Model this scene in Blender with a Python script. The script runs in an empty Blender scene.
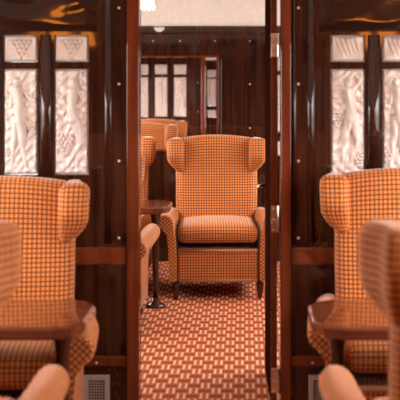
import bpy, math, random
from mathutils import Vector
random.seed(7)
S = bpy.context.scene
COL = S.collection
PI = math.pi

# ------------------------------------------------------------------ materials
def mat(name):
    m = bpy.data.materials.new(name); m.use_nodes = True
    nt = m.node_tree; b = nt.nodes['Principled BSDF']
    return m, nt, b
def N(nt, t, **kw):
    n = nt.nodes.new(t)
    for k, v in kw.items(): setattr(n, k, v)
    return n
def mth(nt, op, a, b=None, c=None):
    n = nt.nodes.new('ShaderNodeMath'); n.operation = op
    for i, v in enumerate((a, b, c)):
        if v is None: continue
        if isinstance(v, (int, float)): n.inputs[i].default_value = v
        else: nt.links.new(v, n.inputs[i])
    return n.outputs[0]
def mixc(nt, f, a, b):
    n = nt.nodes.new('ShaderNodeMix'); n.data_type = 'RGBA'
    for sock, v in ((n.inputs[0], f), (n.inputs[6], a), (n.inputs[7], b)):
        if isinstance(v, (int, float)): sock.default_value = v
        elif isinstance(v, tuple): sock.default_value = (*v, 1)
        else: nt.links.new(v, sock)
    return n.outputs[2]
def simple(name, col, rough=.5, metal=0, coat=0, emit=None, es=0):
    m, nt, b = mat(name)
    b.inputs['Base Color'].default_value = (*col, 1)
    b.inputs['Roughness'].default_value = rough
    b.inputs['Metallic'].default_value = metal
    b.inputs['Coat Weight'].default_value = coat
    b.inputs['Coat Roughness'].default_value = .05
    nz = N(nt, 'ShaderNodeTexNoise'); nz.inputs['Scale'].default_value = 30
    tc = N(nt, 'ShaderNodeTexCoord'); nt.links.new(tc.outputs['Object'], nz.inputs['Vector'])
    c = mixc(nt, nz.outputs['Fac'], tuple(x*.9 for x in col), tuple(min(1, x*1.1) for x in col))
    nt.links.new(c, b.inputs['Base Color'])
    if emit:
        b.inputs['Emission Color'].default_value = (*emit, 1)
        b.inputs['Emission Strength'].default_value = es
    return m
def wood(name, dark, light, rough=.25, coat=1.0, axis=2, bump=0, scale=1.0, bscale=7):
    m, nt, b = mat(name)
    tc = N(nt, 'ShaderNodeTexCoord'); mp = N(nt, 'ShaderNodeMapping')
    sc = [22*scale]*3; sc[axis] = 1.1*scale
    mp.inputs['Scale'].default_value = sc
    nt.links.new(tc.outputs['Object'], mp.inputs['Vector'])
    nz = N(nt, 'ShaderNodeTexNoise'); nz.inputs['Scale'].default_value = 1.0; nz.inputs['Detail'].default_value = 6
    nz.inputs['Distortion'].default_value = .6
    nt.links.new(mp.outputs[0], nz.inputs['Vector'])
    cr = N(nt, 'ShaderNodeValToRGB')
    cr.color_ramp.elements[0].position = .32; cr.color_ramp.elements[0].color = (*dark, 1)
    cr.color_ramp.elements[1].position = .72; cr.color_ramp.elements[1].color = (*light, 1)
    nt.links.new(nz.outputs['Fac'], cr.inputs[0]); nt.links.new(cr.outputs[0], b.inputs['Base Color'])
    b.inputs['Roughness'].default_value = rough
    b.inputs['Coat Weight'].default_value = coat; b.inputs['Coat Roughness'].default_value = .04
    b.inputs['Specular IOR Level'].default_value = .08
    if bump:
        n2 = N(nt, 'ShaderNodeTexNoise'); n2.inputs['Scale'].default_value = bscale; n2.inputs['Detail'].default_value = 1
        nt.links.new(tc.outputs['Object'], n2.inputs['Vector'])
        bp = N(nt, 'ShaderNodeBump'); bp.inputs['Strength'].default_value = bump; bp.inputs['Distance'].default_value = .02
        nt.links.new(n2.outputs['Fac'], bp.inputs['Height'])
        nt.links.new(bp.outputs[0], b.inputs['Normal']); nt.links.new(bp.outputs[0], b.inputs['Coat Normal'])
    return m
M = {}
M['wood'] = wood('mahogany', (.017, .0045, .0025), (.058, .0135, .0056))
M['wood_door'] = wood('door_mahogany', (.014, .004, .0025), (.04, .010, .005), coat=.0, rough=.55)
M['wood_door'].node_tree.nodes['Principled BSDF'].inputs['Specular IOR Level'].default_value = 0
M['wood_red'] = wood('red_mahogany', (.10, .0175, .0055), (.20, .038, .011))
M['wood_frieze'] = wood('mahogany_frieze', (.014, .0042, .0026), (.042, .011, .0052), bump=.12, axis=0, bscale=6)
M['wood_table'] = wood('table_mahogany', (.085, .019, .007), (.18, .042, .014), axis=0, rough=.2)
M['wood_leg'] = wood('dark_leg', (.03, .010, .006), (.075, .02, .009))
M['white'] = simple('cream_paint', (.88, .80, .775), .6)
M['bulkhead'] = simple('bulkhead_paint', (.88, .80, .775), .6)
M['chrome'] = simple('chrome', (.75, .73, .70), .18, 1)
M['screw'] = simple('screw_cap', (.72, .60, .52), .3, .6)
M['mirror'] = simple('mirror_silver', (.93, .92, .91), .0, 1)
M['vent'] = simple('vent_metal', (.50, .42, .36), .4, .3)
M['vent_dark'] = simple('vent_dark', (.015, .012, .01), .8)
M['brass'] = simple('brass', (.55, .36, .15), .25, 1)
M['shade'] = simple('lamp_glass', (.95, .88, .78), .3, 0, 0, (1, .86, .70), 2.6)
M['amber'] = simple('amber_shade', (.9, .35, .06), .4, 0, 0, (1, .27, .03), 9)

def fabric_mat():
    m, nt, b = mat('gridded_plush')
    uv = N(nt, 'ShaderNodeUVMap'); uv.uv_map = 'UVMap'
    sx = N(nt, 'ShaderNodeSeparateXYZ'); nt.links.new(uv.outputs[0], sx.inputs[0])
    P = .0186
    def line(s):
        f = mth(nt, 'FRACT', mth(nt, 'ADD', mth(nt, 'DIVIDE', s, P), 100.0))
        d = mth(nt, 'ABSOLUTE', mth(nt, 'SUBTRACT', f, .5))     # 0 centre of square .. .5 line
        r = N(nt, 'ShaderNodeMapRange'); r.interpolation_type = 'SMOOTHSTEP'
        r.inputs['From Min'].default_value = .29; r.inputs['From Max'].default_value = .42
        nt.links.new(d, r.inputs['Value']); return r.outputs[0]
    g = mth(nt, 'MAXIMUM', line(sx.outputs[0]), line(sx.outputs[1]))
    tc = N(nt, 'ShaderNodeTexCoord')
    nz = N(nt, 'ShaderNodeTexNoise'); nz.inputs['Scale'].default_value = 9; nz.inputs['Detail'].default_value = 3
    nt.links.new(tc.outputs['Object'], nz.inputs['Vector'])
    sq = mixc(nt, nz.outputs['Fac'], (.60, .172, .033), (.70, .225, .052))
    ln = mixc(nt, nz.outputs['Fac'], (.095, .018, .0045), (.13, .027, .007))
    nt.links.new(mixc(nt, g, sq, ln), b.inputs['Base Color'])
    b.inputs['Roughness'].default_value = .75
    b.inputs['Specular IOR Level'].default_value = .3
    b.inputs['Sheen Weight'].default_value = .32
    b.inputs['Sheen Roughness'].default_value = .32
    b.inputs['Sheen Tint'].default_value = (1, .86, .76, 1)
    bp = N(nt, 'ShaderNodeBump'); bp.inputs['Strength'].default_value = .25; bp.inputs['Distance'].default_value = .002
    bp.invert = True
    nt.links.new(g, bp.inputs['Height']); nt.links.new(bp.outputs[0], b.inputs['Normal'])
    return m
M['fabric'] = fabric_mat()
M['piping'] = simple('plush_piping', (.42, .15, .05), .8)

def carpet_mat():
    m, nt, b = mat('woven_carpet')
    tc = N(nt, 'ShaderNodeTexCoord')
    sx = N(nt, 'ShaderNodeSeparateXYZ'); nt.links.new(tc.outputs['Object'], sx.inputs[0])
    PX, PY = .1085, .088
    v = mth(nt, 'ADD', mth(nt, 'DIVIDE', sx.outputs[1], PY), 100.0)
    row = mth(nt, 'FLOOR', v); fv = mth(nt, 'FRACT', v)
    par = mth(nt, 'MODULO', row, 2.0)
    u = mth(nt, 'FRACT', mth(nt, 'ADD', mth(nt, 'ADD', mth(nt, 'DIVIDE', sx.outputs[0], PX), 100.0), mth(nt, 'MULTIPLY', par, .5)))
    def step(s, a, bnd=.03):
        r = N(nt, 'ShaderNodeMapRange'); r.interpolation_type = 'SMOOTHSTEP'
        r.inputs['From Min'].default_value = a-bnd; r.inputs['From Max'].default_value = a+bnd
        nt.links.new(s, r.inputs['Value']); return r.outputs[0]
    def band(s, a, c, bnd=.03): return mth(nt, 'MULTIPLY', step(s, a, bnd), mth(nt, 'SUBTRACT', 1.0, step(s, c, bnd)))
    # left half of the cell: two upright strokes; right half: a long dash
    strokes = mth(nt, 'MAXIMUM', band(u, .05, .15), band(u, .32, .42))
    mid = band(u, .155, .315)
    dash = mth(nt, 'MULTIPLY', band(u, .46, 1.0, .02), band(fv, .22, .72, .08))
    nz = N(nt, 'ShaderNodeTexNoise'); nz.inputs['Scale'].default_value = 3.2; nz.inputs['Detail'].default_value = 4
    nt.links.new(tc.outputs['Object'], nz.inputs['Vector'])
    base = mixc(nt, nz.outputs['Fac'], (.47, .112, .030), (.55, .142, .042))
    c = mixc(nt, dash, base, (.29, .044, .009))
    c = mixc(nt, mid, c, (.40, .115, .055))
    c = mixc(nt, strokes, c, (.84, .46, .30))
    nt.links.new(c, b.inputs['Base Color'])
    b.inputs['Roughness'].default_value = .85; b.inputs['Specular IOR Level'].default_value = .2
    return m
M['carpet'] = carpet_mat()

def relief_mat():
    m, nt, b = mat('frosted_relief_glass')
    tc = N(nt, 'ShaderNodeTexCoord')
    nz = N(nt, 'ShaderNodeTexNoise'); nz.inputs['Scale'].default_value = 14; nz.inputs['Detail'].default_value = 3
    nt.links.new(tc.outputs['Object'], nz.inputs['Vector'])
    c = mixc(nt, nz.outputs['Fac'], (.66, .51, .455), (.74, .61, .56))
    nt.links.new(c, b.inputs['Base Color'])
    b.inputs['Roughness'].default_value = .2
    b.inputs['Subsurface Weight'].default_value = 0
    b.inputs['Coat Weight'].default_value = .4; b.inputs['Coat Roughness'].default_value = .15
    return m
M['relief'] = relief_mat()
def pane_mat():
    m = bpy.data.materials.new('window_pane'); m.use_nodes = True; nt = m.node_tree; nt.nodes.clear()
    o = N(nt, 'ShaderNodeOutputMaterial'); mx = N(nt, 'ShaderNodeMixShader')
    t = N(nt, 'ShaderNodeBsdfTransparent'); g = N(nt, 'ShaderNodeBsdfGlossy'); g.inputs['Roughness'].default_value = .02
    mx.inputs[0].default_value = .06
    nt.links.new(t.outputs[0], mx.inputs[1]); nt.links.new(g.outputs[0], mx.inputs[2]); nt.links.new(mx.outputs[0], o.inputs[0])
    return m
M['pane'] = pane_mat()

# ------------------------------------------------------------------ mesh builder
class MB:
    def __init__(s): s.v = []; s.f = []; s.uv = []; s.sm = []
    def face(s, idx, uv=None, smooth=False): s.f.append(tuple(idx)); s.uv.append(uv); s.sm.append(smooth)
    def box(s, x0, x1, y0, y1, z0, z1):
        n = len(s.v)
        s.v += [(x0,y0,z0),(x1,y0,z0),(x1,y1,z0),(x0,y1,z0),(x0,y0,z1),(x1,y0,z1),(x1,y1,z1),(x0,y1,z1)]
        for q in ((0,3,2,1),(4,5,6,7),(0,1,5,4),(1,2,6,5),(2,3,7,6),(3,0,4,7)):
            s.face([n+i for i in q])
        return s
    def rbox(s, h, r, cuts=4, arc=4, deform=None, c=(0,0,0)):
        """rounded cushion: half sizes h, corner radius r, uv in metres"""
        def params(hh):
            inner = hh-r; out = []
            for k in range(arc+1):
                a = (PI/4)*(1-k/arc); out.append((-inner-r*math.tan(a), -inner-r*a))
            for k in range(1, cuts): t = -inner+2*inner*k/cuts; out.append((t, t))
            for k in range(arc+1):
                a = (PI/4)*(k/arc); out.append((inner+r*math.tan(a), inner+r*a))
            return out
        P = [params(x) for x in h]; key = {}
        def vid(p):
            k = tuple(round(x, 5) for x in p)
            if k in key: return key[k]
            inn = [max(-(h[i]-r), min(h[i]-r, p[i])) for i in range(3)]
            d = [p[i]-inn[i] for i in range(3)]; L = math.sqrt(sum(x*x for x in d)) or 1
            q = tuple(inn[i]+r*d[i]/L for i in range(3))
            if deform: q = deform(*q)
            s.v.append((q[0]+c[0], q[1]+c[1], q[2]+c[2])); key[k] = len(s.v)-1; return key[k]
        for ax in range(3):
            a, b = [(1,2),(0,2),(0,1)][ax]
            for sg in (-1, 1):
                for i in range(len(P[a])-1):
                    for j in range(len(P[b])-1):
                        q = []; uv = []
                        for (ii, jj) in ((i,j),(i+1,j),(i+1,j+1),(i,j+1)):
                            p = [0,0,0]; p[ax] = sg*h[ax]; p[a] = P[a][ii][0]; p[b] = P[b][jj][0]
                            q.append(vid(p)); uv.append((P[a][ii][1]+c[a], P[b][jj][1]+c[b]))
                        flip = (sg < 0) ^ (ax == 1)
                        if flip: q.reverse(); uv.reverse()
                        s.face(q, uv, True)
        return s
    def tube(s, pts, r, n=8, caps=True, uvs=False):
        pts = [Vector(p) for p in pts]; rr = r if isinstance(r, (list, tuple)) else [r]*len(pts)
        up = None; base = len(s.v); L = 0
        Ls = []
        for i, p in enumerate(pts):
            t = (pts[min(i+1, len(pts)-1)]-pts[max(i-1, 0)]).normalized()
            if up is None:
                up = t.orthogonal().normalized()
            up = (up - t*up.dot(t)).normalized(); w = t.cross(up)
            if i: L += (p-pts[i-1]).length
            Ls.append(L)
            for k in range(n):
                a = 2*PI*k/n; s.v.append(tuple(p+rr[i]*(math.cos(a)*up+math.sin(a)*w)))
        for i in range(len(pts)-1):
            for k in range(n):
                k2 = (k+1) % n
                uv = None
                if uvs:
                    u0, u1 = 2*PI*rr[i]*k/n, 2*PI*rr[i]*(k+1)/n
                    uv = [(u0,Ls[i]),(u1,Ls[i]),(u1,Ls[i+1]),(u0,Ls[i+1])]
                s.face((base+i*n+k, base+i*n+k2, base+(i+1)*n+k2, base+(i+1)*n+k), uv, True)
        if caps:
            s.face([base+k for k in range(n)][::-1]); e = base+(len(pts)-1)*n; s.face([e+k for k in range(n)])
        return s
    def lathe(s, prof, cx, cy, n=16, scallop=0):
        base = len(s.v)
        for (r, z) in prof:
            for k in range(n):
                a = 2*PI*k/n
                s.v.append((cx+r*math.cos(a), cy+r*math.sin(a), z))
        for i in range(len(prof)-1):
            for k in range(n):
                k2 = (k+1) % n
                s.face((base+i*n+k, base+i*n+k2, base+(i+1)*n+k2, base+(i+1)*n+k), None, True)
        s.face([base+k for k in range(n)][::-1]); e = base+(len(prof)-1)*n; s.face([e+k for k in range(n)])
        return s
    def prism(s, poly, z0, z1, bev=0):
        """horizontal polygon extruded up, with a bevelled upper and lower rim"""
        n = len(poly); cx = sum(p[0] for p in poly)/n; cy = sum(p[1] for p in poly)/n
        def ring(k, z):
            b = len(s.v)
            for i in range(n):
                p0 = Vector(poly[i-1]); p = Vector(poly[i]); p1 = Vector(poly[(i+1) % n])
                e0 = (p-p0).normalized(); e1 = (p1-p).normalized()
                n0 = Vector((-e0.y, e0.x)); n1 = Vector((-e1.y, e1.x))
                m = (n0+n1).normalized(); d = k/max(.3, m.dot(n0))
                q = p+m*d
                s.v.append((q.x, q.y, z))
            return b
        rings = [ring(bev, z0), ring(0, z0+bev), ring(0, z1-bev), ring(bev, z1)] if bev else [ring(0, z0), ring(0, z1)]
        for a, b in zip(rings, rings[1:]):
            for i in range(n): s.face((a+i, a+(i+1) % n, b+(i+1) % n, b+i))
        s.face([rings[0]+i for i in range(n)][::-1]); s.face([rings[-1]+i for i in range(n)])
        return s
    def build(s, name, m, parent=None, bevel=0, kind=None):
        me = bpy.data.meshes.new(name); me.from_pydata(s.v, [], s.f); me.update()
        ul = me.uv_layers.new(name='UVMap')
        li = 0
        for f, uv in zip(s.f, s.uv):
            for j, vi in enumerate(f):
                ul.data[li].uv = uv[j] if uv else (s.v[vi][0]+s.v[vi][1], s.v[vi][2])
                li += 1
        me.polygons.foreach_set('use_smooth', s.sm)
        me.materials.append(M[m]); me.validate()
        o = bpy.data.objects.new(name, me); COL.objects.link(o)
        if parent: o.parent = parent
        if bevel:
            bv = o.modifiers.new('bevel', 'BEVEL'); bv.width = bevel; bv.segments = 2; bv.limit_method = 'ANGLE'
        if kind: o['kind'] = kind
        return o
def tag(o, label, cat, group=None):
    o['label'] = label; o['category'] = cat
    if group: o['group'] = group
    return o
def empty(name, loc, rz=0):
    o = bpy.data.objects.new(name, None); o.empty_display_size = .1
    o.location = loc; o.rotation_euler = (0, 0, rz); COL.objects.link(o); return o
def copy_tree(o, parent=None):
    c = o.copy(); COL.objects.link(c)
    if parent: c.parent = parent
    for ch in list(o.children): copy_tree(ch, c)
    return c
def smooth01(t): t = max(0, min(1, t)); return t*t*(3-2*t)

# ------------------------------------------------------------------ place (camera at x=0, y=0)
XL, XR = -1.52, 1.18
YR, YM, YB, YN, YE = -2.0, 4.90, 9.02, 13.1, 19.0   # rear, doorway, glazed, next and last partitions
TH = .06
ZW = 1.93
def holed(mb, u0, u1, z0, z1, holes, put):
    """fill a rectangle minus rectangular holes with boxes"""
    us = sorted({u0, u1, *[h[0] for h in holes], *[h[1] for h in holes]})
    us = [u for u in us if u0 <= u <= u1]
    for a, b in zip(us, us[1:]):
        mid = (a+b)/2; cur = z0
        for h in sorted([h for h in holes if h[0] < mid < h[1]], key=lambda h: h[2]):
            if h[2] > cur: put(a, b, cur, h[2])
            cur = max(cur, h[3])
        if cur < z1: put(a, b, cur, z1)

# ------------------------------------------------------------------ relief glass
def cap(px, pz, a, b, ra, rb):
    ax, az = a; bx, bz = b; dx, dz = bx-ax, bz-az
    t = max(0, min(1, ((px-ax)*dx+(pz-az)*dz)/(dx*dx+dz*dz+1e-9)))
    d = math.hypot(px-ax-t*dx, pz-az-t*dz); r = ra+(rb-ra)*t
    return math.sqrt(max(0, r*r-d*d))
def grapes(cx, cz, rows, r):
    out = []
    for i, n in enumerate(rows):
        for k in range(n): out.append((cx+(k-(n-1)/2)*2*r, cz-i*r*1.75, r))
    return out
FIGS = {
 'arms': dict(caps=[((.078,.405),(.080,.412),.017,.017), ((.08,.375),(.086,.30),.024,.019), ((.086,.30),(.092,.25),.020,.030),
        ((.062,.378),(.034,.425),.012,.010), ((.034,.425),(.068,.447),.010,.008), ((.098,.378),(.132,.42),.012,.010), ((.132,.42),(.098,.452),.010,.008),
        ((.10,.245),(.124,.15),.024,.016), ((.124,.15),(.088,.05),.015,.009), ((.082,.24),(.060,.14),.023,.015), ((.060,.14),(.052,.04),.014,.009)],
        g=grapes(.030,.275,(3,4,3,2,1),.0085)+grapes(.128,.10,(3,4,3,2),.0085)),
 'drape': dict(caps=[((.062,.41),(.064,.418),.018,.018), ((.066,.378),(.072,.29),.026,.020), ((.072,.29),(.078,.24),.021,.030),
        ((.048,.372),(.030,.30),.012,.010), ((.030,.30),(.088,.268),.010,.008), ((.086,.376),(.126,.33),.012,.010), ((.126,.33),(.130,.40),.010,.008),
        ((.078,.235),(.088,.13),.027,.017), ((.088,.13),(.104,.03),.015,.009), ((.060,.235),(.048,.13),.023,.015), ((.048,.13),(.036,.03),.014,.009)],
        g=grapes(.125,.235,(3,3,2,1),.0085)+grapes(.028,.115,(2,3,2,1),.0085)),
 'vine': dict(caps=[((.088,.408),(.086,.416),.018,.018), ((.084,.376),(.078,.29),.026,.020), ((.078,.29),(.088,.245),.021,.030),
        ((.064,.372),(.034,.345),.012,.010), ((.034,.345),(.058,.31),.010,.008), ((.104,.376),(.132,.325),.012,.010), ((.132,.325),(.108,.285),.010,.008),
        ((.098,.235),(.120,.14),.025,.016), ((.120,.14),(.066,.05),.015,.010), ((.110,.15),(.100,.03),.012,.009), ((.066,.05),(.040,.02),.010,.008)],
        g=grapes(.046,.175,(4,5,4,3,2,1),.0095)+grapes(.132,.45,(2,2,2,2,1),.0085)),
}
def relief_mesh(name, w, h, kind, D):
    mb = MB(); nx = max(8, int(w/.0028)); nz = int(h/.0032)
    def hgt(x, z):
        e = min(x, w-x, z, h-z); rim = smooth01((e-.003)/.008)
        v = 0
        if kind in FIGS:
            F = FIGS[kind]
            v = .0015+.006*abs(math.sin(62*x+24*z+2.2*math.sin(20*z)))**.8+.0022*math.sin(130*z-110*x+2*math.sin(40*x))
            for a, b, ra, rb in F['caps']: v = max(v, cap(x, z, a, b, ra, rb)*.95+.0012*math.sin(160*x+60*z))
            for gx, gz, r in F['g']: v = max(v, .004+math.sqrt(max(0, r*r-(x-gx)**2-(z-gz)**2)))
        elif kind == 'grape':
            v = .004+.0015*math.sin(70*x+40*z)
            for gx, gz, r in grapes(w/2, h-.028, (5,4,3,2,1), .0105): v = max(v, .004+math.sqrt(max(0, (r*.8)**2-(x-gx)**2-(z-gz)**2))*.75)
        else:
            v = .004+.0015*math.sin(60*x-50*z)
            for k in range(5):
                x0 = .028+k*.021
                v = max(v, .003+cap(x, z, (x0, h-.020), (x0+.030-k*.004, .022+k*.008), .0075, .005)*.7)
        return rim*v*2.0
    def side(sg):
        b = len(mb.v)
        for j in range(nz+1):
            for i in range(nx+1):
                x = w*i/nx; z = h*j/nz
                xx = x if sg < 0 else w-x
                mb.v.append((x-w/2, sg*(D/2+hgt(xx, z)), z))
        for j in range(nz):
            for i in range(nx):
                q = [b+j*(nx+1)+i, b+j*(nx+1)+i+1, b+(j+1)*(nx+1)+i+1, b+(j+1)*(nx+1)+i]
                if sg > 0: q.reverse()
                mb.face(q, None, True)
        return b
    a, b = side(-1), side(1)
    edge = [i for i in range(nx+1)]+[j*(nx+1)+nx for j in range(1, nz+1)]+[nz*(nx+1)+i for i in range(nx-1, -1, -1)]+[j*(nx+1) for j in range(nz-1, 0, -1)]
    for e0, e1 in zip(edge, edge[1:]+edge[:1]): mb.face((a+e0, b+e0, b+e1, a+e1))
    o = mb.build(name, 'relief'); COL.objects.unlink(o)
    return o.data
PW = .155
TALL = (1.056, 1.528); SMALL = (1.559, 1.679); LOW = (.864, .986)
MESH = {k: relief_mesh('relief_glass_'+k, PW, TALL[1]-TALL[0], k, .03) for k in FIGS}
MESH.update({k: relief_mesh('relief_glass_'+k, PW, SMALL[1]-SMALL[0], k, .03) for k in ('grape', 'leaf')})
def glass(x0, y, z0, kind, label, group):
    o = bpy.data.objects.new('relief_glass_panel', MESH[kind]); COL.objects.link(o)
    o.location = (x0+PW/2, y, z0+.001)
    return tag(o, label, 'glass panel', group)

# ------------------------------------------------------------------ setting
mb = MB(); mb.box(XL-.05, XR+.05, YR-.1, YE+.1, -.05, 0); mb.build('floor', 'carpet', kind='structure')
# barrel ceiling
mb = MB(); n = 28; xc = (XL+XR)/2; hw = (XR-XL)/2
for (hh, off) in ((1.0, 0), (1.03, .04)):
    for y in (YR-.1, YE+.1):
        for k in range(n+1):
            a = PI*k/n; mb.v.append((xc-(hw+off)*math.cos(a), y, ZW+(.50+off)*math.sin(a)))
for k in range(n):
    A, B, C, D = 0, n+1, 2*(n+1), 3*(n+1)
    mb.face((A+k, A+k+1, B+k+1, B+k), None, True); mb.face((C+k, D+k, D+k+1, C+k+1), None, True)
mb.build('ceiling', 'white', kind='structure')
# side walls with windows
WINS = [(1.8, 2.95), (3.15, 4.7), (5.4, 6.7), (7.0, 8.6), (9.5, 10.8), (11.2, 12.7), (13.8, 15.2), (16.2, 17.8)]
wz0, wz1 = .80, 1.72
wn = 0
for side, x0, x1 in (('left', XL-.05, XL), ('right', XR, XR+.05)):
    mb = MB()
    holed(mb, YR-.1, YE+.1, 0, ZW, [(a, b, wz0, wz1) for a, b in WINS if not (side == 'left' and a < 2)], lambda a, b, c, d: mb.box(x0, x1, a, b, c, d))
    mb.build('wall_'+side, 'wood', kind='structure')
    for a, b in WINS:
        if side == 'left' and a < 2: continue
        wn += 1
        f = MB(); xi0, xi1 = (x0+.005, x1+.012) if side == 'left' else (x0-.012, x1-.005)
        f.box(xi0, xi1, a, a+.035, wz0, wz1); f.box(xi0, xi1, b-.035, b, wz0, wz1)
        f.box(xi0, xi1, a+.035, b-.035, wz0, wz0+.035); f.box(xi0, xi1, a+.035, b-.035, wz1-.035, wz1)
        fr = f.build(f'window_{wn}', 'wood_red', kind='structure')
        p = MB(); xm = (x0+x1)/2; p.box(xm-.003, xm+.003, a+.035, b-.035, wz0+.035, wz1-.035); p.build('window_pane', 'pane', fr)
        L = bpy.data.lights.new('daylight_portal', 'AREA'); L.shape = 'RECTANGLE'; L.size = b-a-.07; L.size_y = wz1-wz0-.07
        L.cycles.is_portal = True
        lo = bpy.data.objects.new('daylight_portal', L); COL.objects.link(lo)
        lo.location = ((x0-.02) if side == 'left' else (x1+.02), (a+b)/2, (wz0+wz1)/2)
        lo.rotation_euler = (PI/2, 0, -PI/2 if side == 'left' else PI/2)

# partitions
OPEN = (-.472, .157, 1.97)
LX = [-1.078-.227, -1.078, -.851]; RX = [.381, .612, .612+.231]
def partition(name, y, holes, opening, zt):
    mb = MB(); hs = list(holes)
    if opening: hs.append((opening[0], opening[1], 0, opening[2]))
    holed(mb, XL, XR, 0, zt, hs, lambda a, b, c, d: mb.box(a, b, y, y+TH, c, d))
    w = mb.build(name, 'wood', kind='structure')
    b = MB(); pts = []                                        # white bulkhead above
    for yy in (y, y+TH):
        base = len(b.v)
        ks = [k for k in range(n+1) if ZW+.5*math.sin(PI*k/n) >= zt-1e-6] if zt > ZW else list(range(n+1))
        b.v.extend([(xc-hw*.999*math.cos(PI*k/n), yy, ZW+.4985*math.sin(PI*k/n)) for k in range(n+1)] if zt <= ZW else
                   [(xc-hw*.999*math.cos(PI*k/n), yy, max(zt, ZW+.4985*math.sin(PI*k/n))) for k in range(n+1)])
    b.face(list(range(n+1))[::-1]); b.face([n+1+k for k in range(n+1)])
    b.build('wall_bulkhead', 'bulkhead', kind='structure')
    return w
def hole(x, zz): return (x, x+PW, zz[0], zz[1])
# ---- middle partition
hs = [hole(x, z) for x in LX+RX for z in (TALL, SMALL)]
# lift the header piece above ZW into a wood lintel so the doorway is 1.97 high
hs2 = hs
wm = partition('wall_middle', YM, hs2, (OPEN[0], OPEN[1], ZW-.001), ZW)
yc = YM+TH/2
figs = ['vine', 'drape', 'vine']
LBL = {
 ('T', 0): None,
}
def panel_set(y, xs, kinds_t, kinds_s, tl, sl, group_t, group_s, low=None):
    for i, x in enumerate(xs):
        glass(x, y, TALL[0], kinds_t[i], tl[i], group_t)
        glass(x, y, SMALL[0], kinds_s[i], sl[i], group_s)
gt, gs = 'tall relief glass panels', 'small relief glass panels'
panel_set(yc, LX, ['arms', 'drape', 'vine'], ['grape']*3,
    ['tall pale figure glass panel of the left partition hidden past the picture edge', 'tall pale glass panel with a draped figure at far left of the partition', 'tall pale glass panel with figure and grapes, nearest left of the doorway'],
    ['small grape glass panel of the left partition hidden past the picture edge', 'small glass panel with a triangle of grapes at far left of the partition', 'small glass panel with a triangle of grapes, the one nearer the doorway on its left'], gt, gs)
panel_set(yc, RX, ['arms', 'drape', 'vine'], ['leaf']*3,
    ['tall pale glass panel with a figure raising both arms right of the doorway', 'tall pale figure glass panel cut by the right edge of the photo', 'tall pale figure glass panel of the right partition hidden past the picture edge'],
    ['small glass panel with slanting ribs, the one nearer the doorway on its right', 'small glass panel with slanting ribs cut by the right edge of the photo', 'small ribbed glass panel of the right partition hidden past the picture edge'], gt, gs)
def screws(parent, xs, zs, y, sg=-1):
    for x in xs:
        for z in zs:
            m_ = MB()
            prof = [(.0065, 0), (.0055, .003), (.002, .0045)]
            b0 = len(m_.v)
            for r, d in prof:
                for k in range(10): m_.v.append((x+r*math.cos(2*PI*k/10), y+sg*d, z+r*math.sin(2*PI*k/10)))
            for i in range(2):
                for k in range(10): m_.face((b0+i*10+k, b0+i*10+(k+1) % 10, b0+(i+1)*10+(k+1) % 10, b0+(i+1)*10+k), None, True)
            m_.face([b0+20+k for k in range(10)])
            m_.build('screw_cap', 'screw', parent)
zs = (1.80, 1.461, 1.118, .775)
screws(wm, (-.561, .238), zs, YM); screws(wm, (-.561, .238), zs, YM+TH, 1)
screws(wm, (-.66,), (.222,), YM-.014); screws(wm, (.30,), (.222,), YM-.014)
# architraves, rails, beads, friezes
tn = 0
def trim(m_, material, bevel=.004):
    global tn
    tn += 1; return m_.build(f'trim_{tn}', material, bevel=bevel, kind='structure')
for y0, y1 in ((YM-.022, YM), (YM+TH, YM+TH+.015)):
    for a, b in ((OPEN[0]-.053, OPEN[0]+.002), (OPEN[1]+.003, OPEN[1]+.047)):
        t = MB(); t.box(a, b, y0, y1, 0, ZW-.02); trim(t, 'wood_red', .003)
    t = MB(); t.box(OPEN[0]-.053, OPEN[1]+.047, y0, y1, ZW-.02, ZW+.05); trim(t, 'wood_red', .003)
for a, b in ((XL, OPEN[0]-.053), (OPEN[1]+.047, XR)):
    inner = (a, b)
    t = MB(); t.box(inner[0], inner[1], YM-.016, YM, .655, .735); trim(t, 'wood_red', .008)
    t = MB(); t.box(inner[0], inner[1], YM-.014, YM, .205, .252); trim(t, 'wood_red', .008)
def bead(x, z0, z1, w, d, y=YM):
    t = MB(); k = 10
    for z in (z0, z1):
        for i in range(k+1):
            a = PI*i/k; t.v.append((x-w/2*math.cos(a), y-d*math.sin(a), z))
    for i in range(k): t.face((i, i+1, k+1+i+1, k+1+i), None, True)
    t.face(list(range(k+1))[::-1]); t.face([k+1+i for i in range(k+1)])
    trim(t, 'wood', 0)
bead((-.922-.851)/2-.001, .97, 1.68, .05, .014); bead((RX[0]+PW+RX[1])/2, .97, 1.68, .055, .014)
bead(.293, .75, 1.90, .034, .014); bead(.218, .75, 1.90, .02, .01)
bead(-.61, .75, 1.90, .03, .006)
for a, b in ((XL, -.66), (.33, XR)):                           # glossy rippled frieze boards above the glass
    t = MB(); nx = 60; nz_ = 12
    for j in range(nz_+1):
        for i in range(nx+1):
            x = a+(b-a)*i/nx; z = 1.695+.215*j/nz_
            e = min(i, nx-i, j*2, (nz_-j)*2)/3
            t.v.append((x, YM-.001-.004*smooth01(e)+.0010*math.sin(13*x+2)*math.sin(48*z+2.5*math.sin(5*x))*smooth01(e), z))
    for j in range(nz_):
        for i in range(nx):
            q = j*(nx+1)+i; t.face((q, q+1, q+nx+2, q+nx+1), None, True)
    trim(t, 'wood_frieze', 0)
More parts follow.
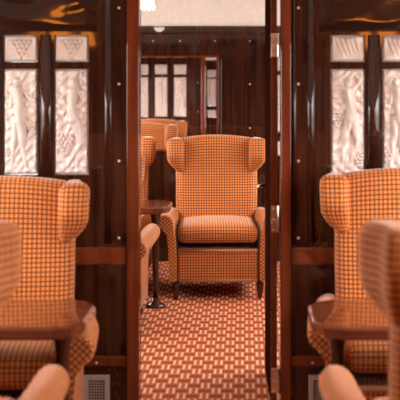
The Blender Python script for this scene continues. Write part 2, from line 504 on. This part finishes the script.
# ---- end partition with mirror
EX = [.262, .262+.231, .262+.462]
GW = (-1.33, -.218, .90, 1.687)
hs = [hole(x, z) for x in EX for z in (TALL, SMALL, LOW)]+[GW]
we = partition('wall_back', YB, hs, None, ZW)
for i, (x, k) in enumerate(zip(EX, ['drape', 'arms', 'vine'])):
    w_ = ['seen through the gap beside the door leaf', 'middle of the far right bulkhead', 'rightmost of the far right bulkhead'][i]
    glass(x, YB+TH/2, TALL[0], k, f'tall pale glass panel of the end wall, {w_}', gt)
    glass(x, YB+TH/2, SMALL[0], 'leaf', f'small upper glass panel of the end wall, {w_}', gs)
    glass(x, YB+TH/2, LOW[0], 'grape', f'small lower glass panel of the end wall, {w_}', gs)
t = MB(); t.box(XL, XR, YB-.03, YB, 1.865, 1.925); trim(t, 'wood', .01)
screws(we, (-.754, -.533, -.246, .04), (1.806,), YB); screws(we, (.04,), (1.453, 1.093, .74), YB)
for x in (-.205, .225):
    t = MB(); t.box(x-.012, x+.012, YB-.008, YB, .05, 1.865); trim(t, 'wood', .003)
# glazed opening in the end wall, giving onto the next saloon
f = MB(); e_ = .016
for q in ((GW[0], GW[1], GW[2], GW[2]+e_), (GW[0], GW[1], GW[3]-e_, GW[3]), (GW[0], GW[0]+e_, GW[2]+e_, GW[3]-e_), (GW[1]-e_, GW[1], GW[2]+e_, GW[3]-e_)):
    f.box(q[0], q[1], YB-.006, YB+TH+.006, q[2], q[3])
wn += 1; fr = f.build(f'window_{wn}', 'wood_red', kind='structure')
p = MB(); p.box(GW[0]+e_, GW[1]-e_, YB+.027, YB+.033, GW[2]+e_, GW[3]-e_); p.build('window_pane', 'pane', fr)
# ---- partition of the next saloon and the last wall beyond its doorway
hs = [hole(x, z) for x in LX for z in (TALL, SMALL)]
wf = partition('wall_next', YN, hs, (OPEN[0], OPEN[1], ZW-.001), ZW)
t = MB(); t.box(OPEN[0]-.053, OPEN[0]+.002, YN-.022, YN, 0, 1.90); t.box(OPEN[0]+.002, OPEN[1]+.05, YN-.022, YN, 1.83, 1.90); trim(t, 'wood_red', .006)
screws(wf, (-.561,), zs, YN)
for i, x in enumerate(LX):
    w_ = ['leftmost of three', 'middle one of three', 'rightmost of three'][i]
    glass(x, YN+TH/2, TALL[0], ['arms', 'drape', 'vine'][i], f'tall distant relief glass panel above the aisle chair, {w_}', gt)
    glass(x, YN+TH/2, SMALL[0], 'grape', f'small distant glass panel above the aisle chair, {w_}', gs)
ZX = -.655
t = MB(); t.box(XL, XR, YE-.01, YE, 1.85, ZW); trim(t, 'bulkhead', 0)
wl = partition('wall_end', YE, [hole(ZX, z) for z in (TALL, SMALL, LOW)], None, ZW)
glass(ZX, YE+TH/2, TALL[0], 'drape', 'tall narrow glass panel of the farthest wall, above the aisle chair', gt)
glass(ZX, YE+TH/2, SMALL[0], 'grape', 'tiny upper glass panel of the farthest wall, above the aisle chair', gs)
glass(ZX, YE+TH/2, LOW[0], 'grape', 'tiny lower glass panel of the farthest wall, above the aisle chair', gs)
# ---- rear partition behind the camera (seen in the mirror)
hs = [hole(x, z) for x in LX+RX for z in (TALL, SMALL, LOW)]
wr = partition('wall_rear', YR-TH, hs, None, ZW)
for i, x in enumerate(LX+RX):
    w_ = ['first on the left', 'second on the left', 'third on the left', 'third on the right', 'second on the right', 'first on the right'][i]
    k = ['arms', 'drape', 'vine', 'arms', 'drape', 'vine'][i]
    glass(x, YR-TH/2, TALL[0], k, f'tall relief glass panel on the wall behind the viewer, {w_}', gt)
    glass(x, YR-TH/2, SMALL[0], 'grape', f'small upper glass panel on the wall behind the viewer, {w_}', gs)
    glass(x, YR-TH/2, LOW[0], 'grape', f'small lower glass panel on the wall behind the viewer, {w_}', gs)

# ---- door leaf, swung open into the far saloon
d = empty('door_1', (.1448, YM+TH+.018, 0), math.radians(1.5)); d['kind'] = 'structure'
es_ = MB(); es_.box(-.028, 0, 0, .004, .012, 1.91); es_.build('edge_strip', 'wood_red', d)
leaf = MB(); leaf.box(-.028, 0, .004, .60, .012, 1.91); leaf.build('door_leaf', 'wood_door', d, bevel=.003)
for z0, z1 in ((1.583, 1.69), (.79, .91), (.063, .176)):
    h_ = MB(); h_.box(-.027, .004, -.004, .0, z0, z1)
    h_.tube([(.008, -.006, z0), (.008, -.006, z1)], .007, 10)
    hg = h_.build('hinge', 'chrome', d, bevel=.001)
    for dz in (.02, .5, .98):
        s_ = MB(); zz = z0+.01+(z1-z0-.02)*dz
        s_.tube([(-.016, -.006, zz), (-.016, -.004, zz)], .004, 8); s_.build('hinge_screw', 'screw', hg)
k_ = MB(); k_.tube([(-.028, .54, .95), (-.055, .54, .95), (-.062, .53, .95), (-.062, .45, .95)], [.008, .008, .008, .007], 10)
k_.build('door_handle', 'chrome', d)

# ------------------------------------------------------------------ vents
def vent(x0, x1, z0, z1, label):
    r = empty('vent_grille', ((x0+x1)/2, YM, z0)); tag(r, label, 'vent', 'floor level vent grilles')
    w, h = x1-x0, z1-z0
    b = MB(); b.box(-w/2+.01, w/2-.01, -.004, -.001, .01, h-.01); b.build('vent_backing', 'vent_dark', r)
    f = MB(); e = .022
    f.box(-w/2, -w/2+e, -.014, -.0, 0, h); f.box(w/2-e, w/2, -.014, 0, 0, h)
    f.box(-w/2+e, w/2-e, -.014, 0, 0, e); f.box(-w/2+e, w/2-e, -.014, 0, h-e, h)
    f.build('vent_frame', 'vent', r, bevel=.002)
    g = MB(); n1 = 6; n2 = 9
    for i in range(1, n1): x = -w/2+e+(w-2*e)*i/n1; g.box(x-.0016, x+.0016, -.009, -.005, e-.002, h-e+.002)
    for i in range(1, n2): z = e+(h-2*e)*i/n2; g.box(-w/2+e-.002, w/2-e+.002, -.0085, -.0055, z-.0018, z+.0018)
    g.build('grille_mesh', 'vent', r)
vent(-.718, -.602, .012, .166, 'small square metal vent grille low on the wall left of the doorway')
vent(.283, .40, .012, .166, 'small square metal vent grille low on the wall right of the doorway')

# ------------------------------------------------------------------ wing chair
def backy(z): return .235+(z-.45)*.17
def sgn01(v): return smooth01((v+.05)/.1)
def make_chair():
    root = empty('wing_chair', (0, 0, 0))
    # backrest
    def fb(x, y, z):
        zz = z+.71; top = smooth01((z-.05)/.3)
        zz += .030*(1-(x/.30)**2)*top-.012*top
        w = 1-.02*smooth01(-z/.3)
        belly = -.018*math.cos(min(1, abs(x)/.30)*PI/2)*math.cos(max(-1, min(1, z/.36))*PI/2) if y < 0 else 0
        return (x*w, y+backy(zz)+belly, zz)
    b = MB(); b.rbox((.297, .07, .358), .055, 10, 5, fb); b.build('backrest', 'fabric', root)
    # outside back pad and roll
    def fo(x, y, z): zz = z+.655; return (x, y+backy(zz)+.092, zz+.022*(1-(x/.27)**2)*smooth01(z/.3))
    b = MB(); b.rbox((.268, .042, .32), .040, 8, 5, fo); b.build('outside_back', 'fabric', root)
    # wings
    for sg in (-1, 1):
        def fw(x, y, z, sg=sg):
            t = z/.125; s = smooth01((-t+.15)/1.15); u = smooth01((t-.3)/.7)
            xo = x*sg
            k = max(0, min(1, (-t-.15)/.85)); k = k*k*(1.6-.6*k)
            xo = xo-.075*k*(xo+.06)/.12+.006*t*sgn01(xo)
            if xo > 0: xo *= 1-.62*smooth01((y+.06)/.10)
            yy = y*(1-.35*s)+.045*s+.02*u
            yc_ = backy(z+.942)-.07
            return (sg*(.298+xo), yy+yc_, z+.942)
        b = MB(); b.rbox((.060, .122, .125), .042, 6, 6, fw); b.build('wing', 'fabric', root)
    # arms: slab with an outward roll, swept front to back
    for sg in (-1, 1):
        prof = [(-.026, .13), (-.026, .22), (-.026, .32), (-.026, .42), (-.024, .49)]
        c = (.036, .528); r = .056
        for k in range(0, 13):
            a = PI-.1-(PI*1.32)*k/12; prof.append((c[0]+r*math.cos(a), c[1]+r*math.sin(a)))
        prof += [(.032, .44), (.028, .34), (.028, .22), (.028, .13)]
        Ls = [0]
        for p, q in zip(prof, prof[1:]): Ls.append(Ls[-1]+math.hypot(q[0]-p[0], q[1]-p[1]))
        cx_, cz_ = .01, .42
        ys = [(-.372, .80, .0), (-.368, .92, 0), (-.355, .98, 0), (-.33, 1, 0), (-.25, 1, 0), (-.15, 1, 0), (-.05, 1, 0), (.05, 1, 0), (.15, 1, 0), (.24, 1, 0), (.31, .98, 0)]
        b = MB(); m_ = len(prof)
        for yv, sc, _ in ys:
            back = smooth01((yv+.1)/.4)
            for (px, pz) in prof:
                qx = cx_+(px-cx_)*sc if pz <= .44 else .03+(px-.03)*sc; qz = .528+(pz-.528)*sc if pz > .44 else pz
                qz = qz-.0*back
                up = max(0, (pz-.3)/.28)
                fl = .018*up*(1-back)-.02*up*back
                dz = -.028*up*back
                fr = -.004*up*math.cos(max(0, min(1, (yv+.36)/.3))*PI/2)*1.0
                b.v.append((sg*(.304+qx+fl), yv, qz+dz+fr))
        for i in range(len(ys)-1):
            for k in range(m_-1):
                q = [i*m_+k, (i+1)*m_+k, (i+1)*m_+k+1, i*m_+k+1]
                uv = [(Ls[k], ys[i][0]), (Ls[k], ys[i+1][0]), (Ls[k+1], ys[i+1][0]), (Ls[k+1], ys[i][0])]
                uv = [((a-bb)*.7071, (a+bb)*.7071) for a, bb in uv]
                if sg > 0: q.reverse(); uv.reverse()
                b.face(q, uv, True)
            q = [i*m_, i*m_+m_-1, (i+1)*m_+m_-1, (i+1)*m_]
            if sg > 0: q.reverse()
            b.face(q)
        for i, flip in ((0, sg > 0), (len(ys)-1, sg < 0)):
            ci = len(b.v); ax = sum(b.v[i*m_+k][0] for k in (0, 1, 2, 3, m_-1, m_-2, m_-3))/7
            q = [i*m_+k for k in range(m_)]
            uv = [((b.v[j][0]-b.v[j][2])*.7071, (b.v[j][0]+b.v[j][2])*.7071) for j in q]
            if flip: q.reverse(); uv.reverse()
            b.face(q, uv, False)
        b.build('arm', 'fabric', root)
    # cushion
    def fc(x, y, z):
        cr = (1-(x/.28)**2)*(1-((y)/.34)**2)
        return (x, y-.055, z+.440+(.022*max(0, cr) if z > 0 else -.004*max(0, cr))-.012*smooth01((-y-.2)/.12)*(1 if z > 0 else 0))
    b = MB(); b.rbox((.272, .305, .058), .050, 8, 5, fc); b.build('seat_cushion', 'fabric', root)
    # base with front apron
    def fs(x, y, z): return (x, y-.03, z+.235)
    b = MB(); b.rbox((.274, .32, .105), .018, 8, 3, fs); b.build('seat_base', 'fabric', root)
    b = MB(); b.tube([(-.268, -.352, .335), (.268, -.352, .335)], .011, 8); b.tube([(-.268, -.352, .135), (.268, -.352, .135)], .008, 8)
    b.build('piping', 'piping', root)
    for sx in (-1, 1):
        b = MB(); b.lathe([(.012, 0), (.018, .02), (.024, .07), (.026, .105), (.020, .112), (.028, .12), (.028, .14)], sx*.285, -.30, 14); b.build('leg', 'wood_leg', root)
        b = MB(); b.tube([(sx*.27, .34, 0), (sx*.268, .29, .14)], [.016, .024], 8); b.build('leg', 'wood_leg', root)
    return root
c0 = make_chair()
G = 'orange checked wing chairs'
R = math.radians
CH = [
 ((-.196, 7.76), 2.5, 'orange checked wing chair standing alone in the aisle beyond the doorway, fully in view'),
 ((-1.02, 7.93), 0, 'orange checked wing chair behind the far table, its right wing beside the left jamb'),
 ((-.945, 6.60), 180, 'orange checked wing chair before the far table, just an arm roll past the jamb'),
 ((-.968, 4.20), 5, 'orange checked wing chair behind the left table, below the grape glass panels'),
 ((.662, 4.40), -3.5, 'orange checked wing chair behind the right table, below the ribbed glass panels'),
 ((-.94, 3.01), 181, 'blurred nearest wing chair at bottom left corner with its back to us'),
 ((.645, 3.01), 182, 'blurred nearest wing chair at bottom right corner with its back to us'),
 ((-1.0, 10.25), 0, 'distant checked wing chair seen through the glazing, left of the aisle chair, nearer of two'),
 ((-.965, 11.30), 0, 'distant checked wing chair seen through the glazing, its wing peeking from behind another'),
]
for i, ((x, y), a, lb) in enumerate(CH):
    c = c0 if i == 0 else copy_tree(c0)
    c.location = (x, y, 0); c.rotation_euler = (0, 0, R(a)); tag(c, lb, 'armchair', G)
    c.scale = (1, 1, {4: 1.012, 5: 1.045, 6: 1.05}.get(i, .996))

# ------------------------------------------------------------------ tables
def make_table():
    """local: wall end at x=0, aisle end at x=1.01, along +x"""
    root = empty('saloon_table', (0, 0, 0)); e = .985; hd = .235
    poly = [(0, -hd), (e-.10, -hd), (e-.035, -hd+.035), (e, -hd+.11), (e, hd-.11), (e-.035, hd-.035), (e-.10, hd), (0, hd)]
    b = MB(); b.prism(poly, .632, .676, .009); b.build('table_top', 'wood_table', root)
    lx = e-.097
    b = MB()
    prof = [(.040, .633), (.034, .60), (.024, .54), (.022, .40), (.020, .25), (.019, .06)]
    b.lathe([(r, z) for r, z in prof[::-1]], lx, 0, 16); b.build('leg', 'wood_leg', root)
    b = MB(); b.lathe([(.062, 0), (.062, .012), (.05, .024), (.028, .035), (.022, .06)], lx, 0, 20); b.build('foot_plate', 'wood_leg', root)
    return root
t0 = make_table()
G2 = 'polished saloon tables'
TB = [((XL+.003, 3.79), 0, 'polished brown saloon table in front of the left wing chair, running to the left edge'),
      ((XR-.003, 3.79), 180, 'polished brown saloon table in front of the right wing chair, running to the right edge'),
      ((XL+.003, 7.19), 0, 'dark polished saloon table in the far room, beside the lone aisle chair')]
for i, ((x, y), a, lb) in enumerate(TB):
    t = t0 if i == 0 else copy_tree(t0)
    t.location = (x, y, 0); t.rotation_euler = (0, 0, R(a)); tag(t, lb, 'table', G2)
    t.scale = [(1, 1, 1), (.968, 1, 1), (1.05, 1, 1)][i]

# ------------------------------------------------------------------ lamps
def ceil_z(x): return ZW+.5*math.sqrt(max(0, 1-((x-xc)/hw)**2))
def make_lamp():
    """hanging pair of tulip glasses; origin on the ceiling"""
    r = empty('ceiling_lamp', (0, 0, 0))
    b = MB(); b.lathe([(.015, -.06), (.05, -.03), (.06, 0.0)], 0, 0, 16); b.build('ceiling_rose', 'brass', r)
    b = MB(); b.tube([(0, 0, -.03), (0, 0, -.22)], .007, 8)
    for s in (-1, 1): b.tube([(0, 0, -.20), (s*.02, 0, -.205), (s*.033, 0, -.225), (s*.035, 0, -.25)], .005, 8)
    b.build('stem', 'brass', r)
    for s in (-1, 1):
        b = MB(); n_ = 24; pr = [(.010, -.245), (.024, -.262), (.030, -.29), (.030, -.32), (.034, -.345), (.037, -.36)]
        for i, (rr, z) in enumerate(pr):
            for k in range(n_):
                a = 2*PI*k/n_; w = 1+.10*math.cos(5*a)*(i/5); b.v.append((s*.037+rr*w*math.cos(a), rr*w*math.sin(a), z+.012*math.cos(5*a)*(i/5)**2))
        for i in range(5):
            for k in range(n_): b.face((i*n_+k, (i+1)*n_+k, (i+1)*n_+(k+1) % n_, i*n_+(k+1) % n_), None, True)
        b.face(list(range(n_)))
        b.build('tulip_shade', 'shade', r)
    return r
l0 = make_lamp()
G3 = 'hanging tulip lamps'
for i, (x, y, lb) in enumerate([(-.755, 8.30, 'white tulip glass ceiling lamp hanging at the top left of the doorway view'),
        (.42, 8.30, 'white tulip glass ceiling lamp over the right side of the far room'),
        (-.17, 1.2, 'added white tulip glass ceiling lamp, unseen in the aisle above the viewer')]):  # near aisle lamp is added out of view as front light for the near chairs
    l = l0 if i == 0 else copy_tree(l0)
    l.location = (x, y, ceil_z(x)); tag(l, lb, 'lamp', G3)
    L = bpy.data.lights.new('tulip_bulb', 'POINT'); L.energy = 1.2 if y > 5 else 7; L.color = (1, .80, .62); L.shadow_soft_size = .05
    lo = bpy.data.objects.new('tulip_bulb', L); COL.objects.link(lo); lo.location = (x, y, ceil_z(x)-(.42 if y > 5 else .21))
    if y < 5: l.scale = (1, 1, .48)
# wall sconces of the near saloon, seen as amber glints in the varnish
def make_sconce():
    r = empty('wall_sconce', (0, 0, 0))
    b = MB(); b.box(0, .012, -.03, .03, -.06, .06); b.build('back_plate', 'brass', r, bevel=.004)
    b = MB(); b.tube([(.012, 0, -.02), (.06, 0, -.035), (.085, 0, -.01), (.085, 0, .02)], .006, 8); b.build('sconce_arm', 'brass', r)
    b = MB(); b.lathe([(.075, .0), (.07, .04), (.055, .10), (.045, .13)], .085, 0, 18); b.build('lamp_shade', 'amber', r)
    return r
s0 = make_sconce(); G4 = 'amber wall sconces'
first = True
for side, x, a in (('left', XL, 0), ('right', XR, 180)):
    for y, w_ in ((-1.5, 'at the rear'), (-.2, 'beside the viewer'), (1.3, 'before the first window')):
        if side == 'left' and y < -1: continue
        s = s0 if first else copy_tree(s0); first = False
        s.location = (x, y, 1.80); s.rotation_euler = (0, 0, R(a))
        tag(s, f'amber shaded brass sconce high on the {side} wall {w_}', 'wall lamp', G4)

# ------------------------------------------------------------------ daylight
w = bpy.data.worlds.new('World'); S.world = w; w.use_nodes = True; nt = w.node_tree
bg = nt.nodes['Background']; bg.inputs['Strength'].default_value = 1.0
tc = N(nt, 'ShaderNodeTexCoord'); sp = N(nt, 'ShaderNodeSeparateXYZ'); nt.links.new(tc.outputs['Generated'], sp.inputs[0])
cr = N(nt, 'ShaderNodeValToRGB'); e = cr.color_ramp.elements
e[0].position = .46; e[0].color = (.38, .36, .32, 1); e[1].position = .56; e[1].color = (1, .99, .97, 1)
nt.links.new(mth(nt, 'MULTIPLY_ADD', sp.outputs[2], .5, .5), cr.inputs[0])
nt.links.new(cr.outputs[0], bg.inputs['Color']); bg.inputs['Strength'].default_value = 9

# ------------------------------------------------------------------ camera
F = 1100
cd = bpy.data.cameras.new('camera'); cam = bpy.data.objects.new('camera', cd); COL.objects.link(cam)
cam.location = (0, 0, 1.47); cam.rotation_euler = (PI/2, 0, 0)
cd.sensor_width = 36; cd.sensor_fit = 'HORIZONTAL'; cd.lens = F/400*36
cd.shift_x = -45/400; cd.shift_y = -118/400
cd.dof.use_dof = True; cd.dof.focus_distance = 6.9; cd.dof.aperture_fstop = 4.2
S.camera = cam
S.view_settings.view_transform = 'Standard'; S.view_settings.look = 'None'; S.view_settings.gamma = 1
S.view_settings.use_curve_mapping = False
S.view_settings.exposure = .55
S.cycles.use_denoising = True; S.cycles.max_bounces = 8; S.cycles.diffuse_bounces = 5; S.cycles.glossy_bounces = 5
S.cycles.sample_clamp_indirect = 6; S.cycles.caustics_reflective = False; S.cycles.caustics_refractive = False
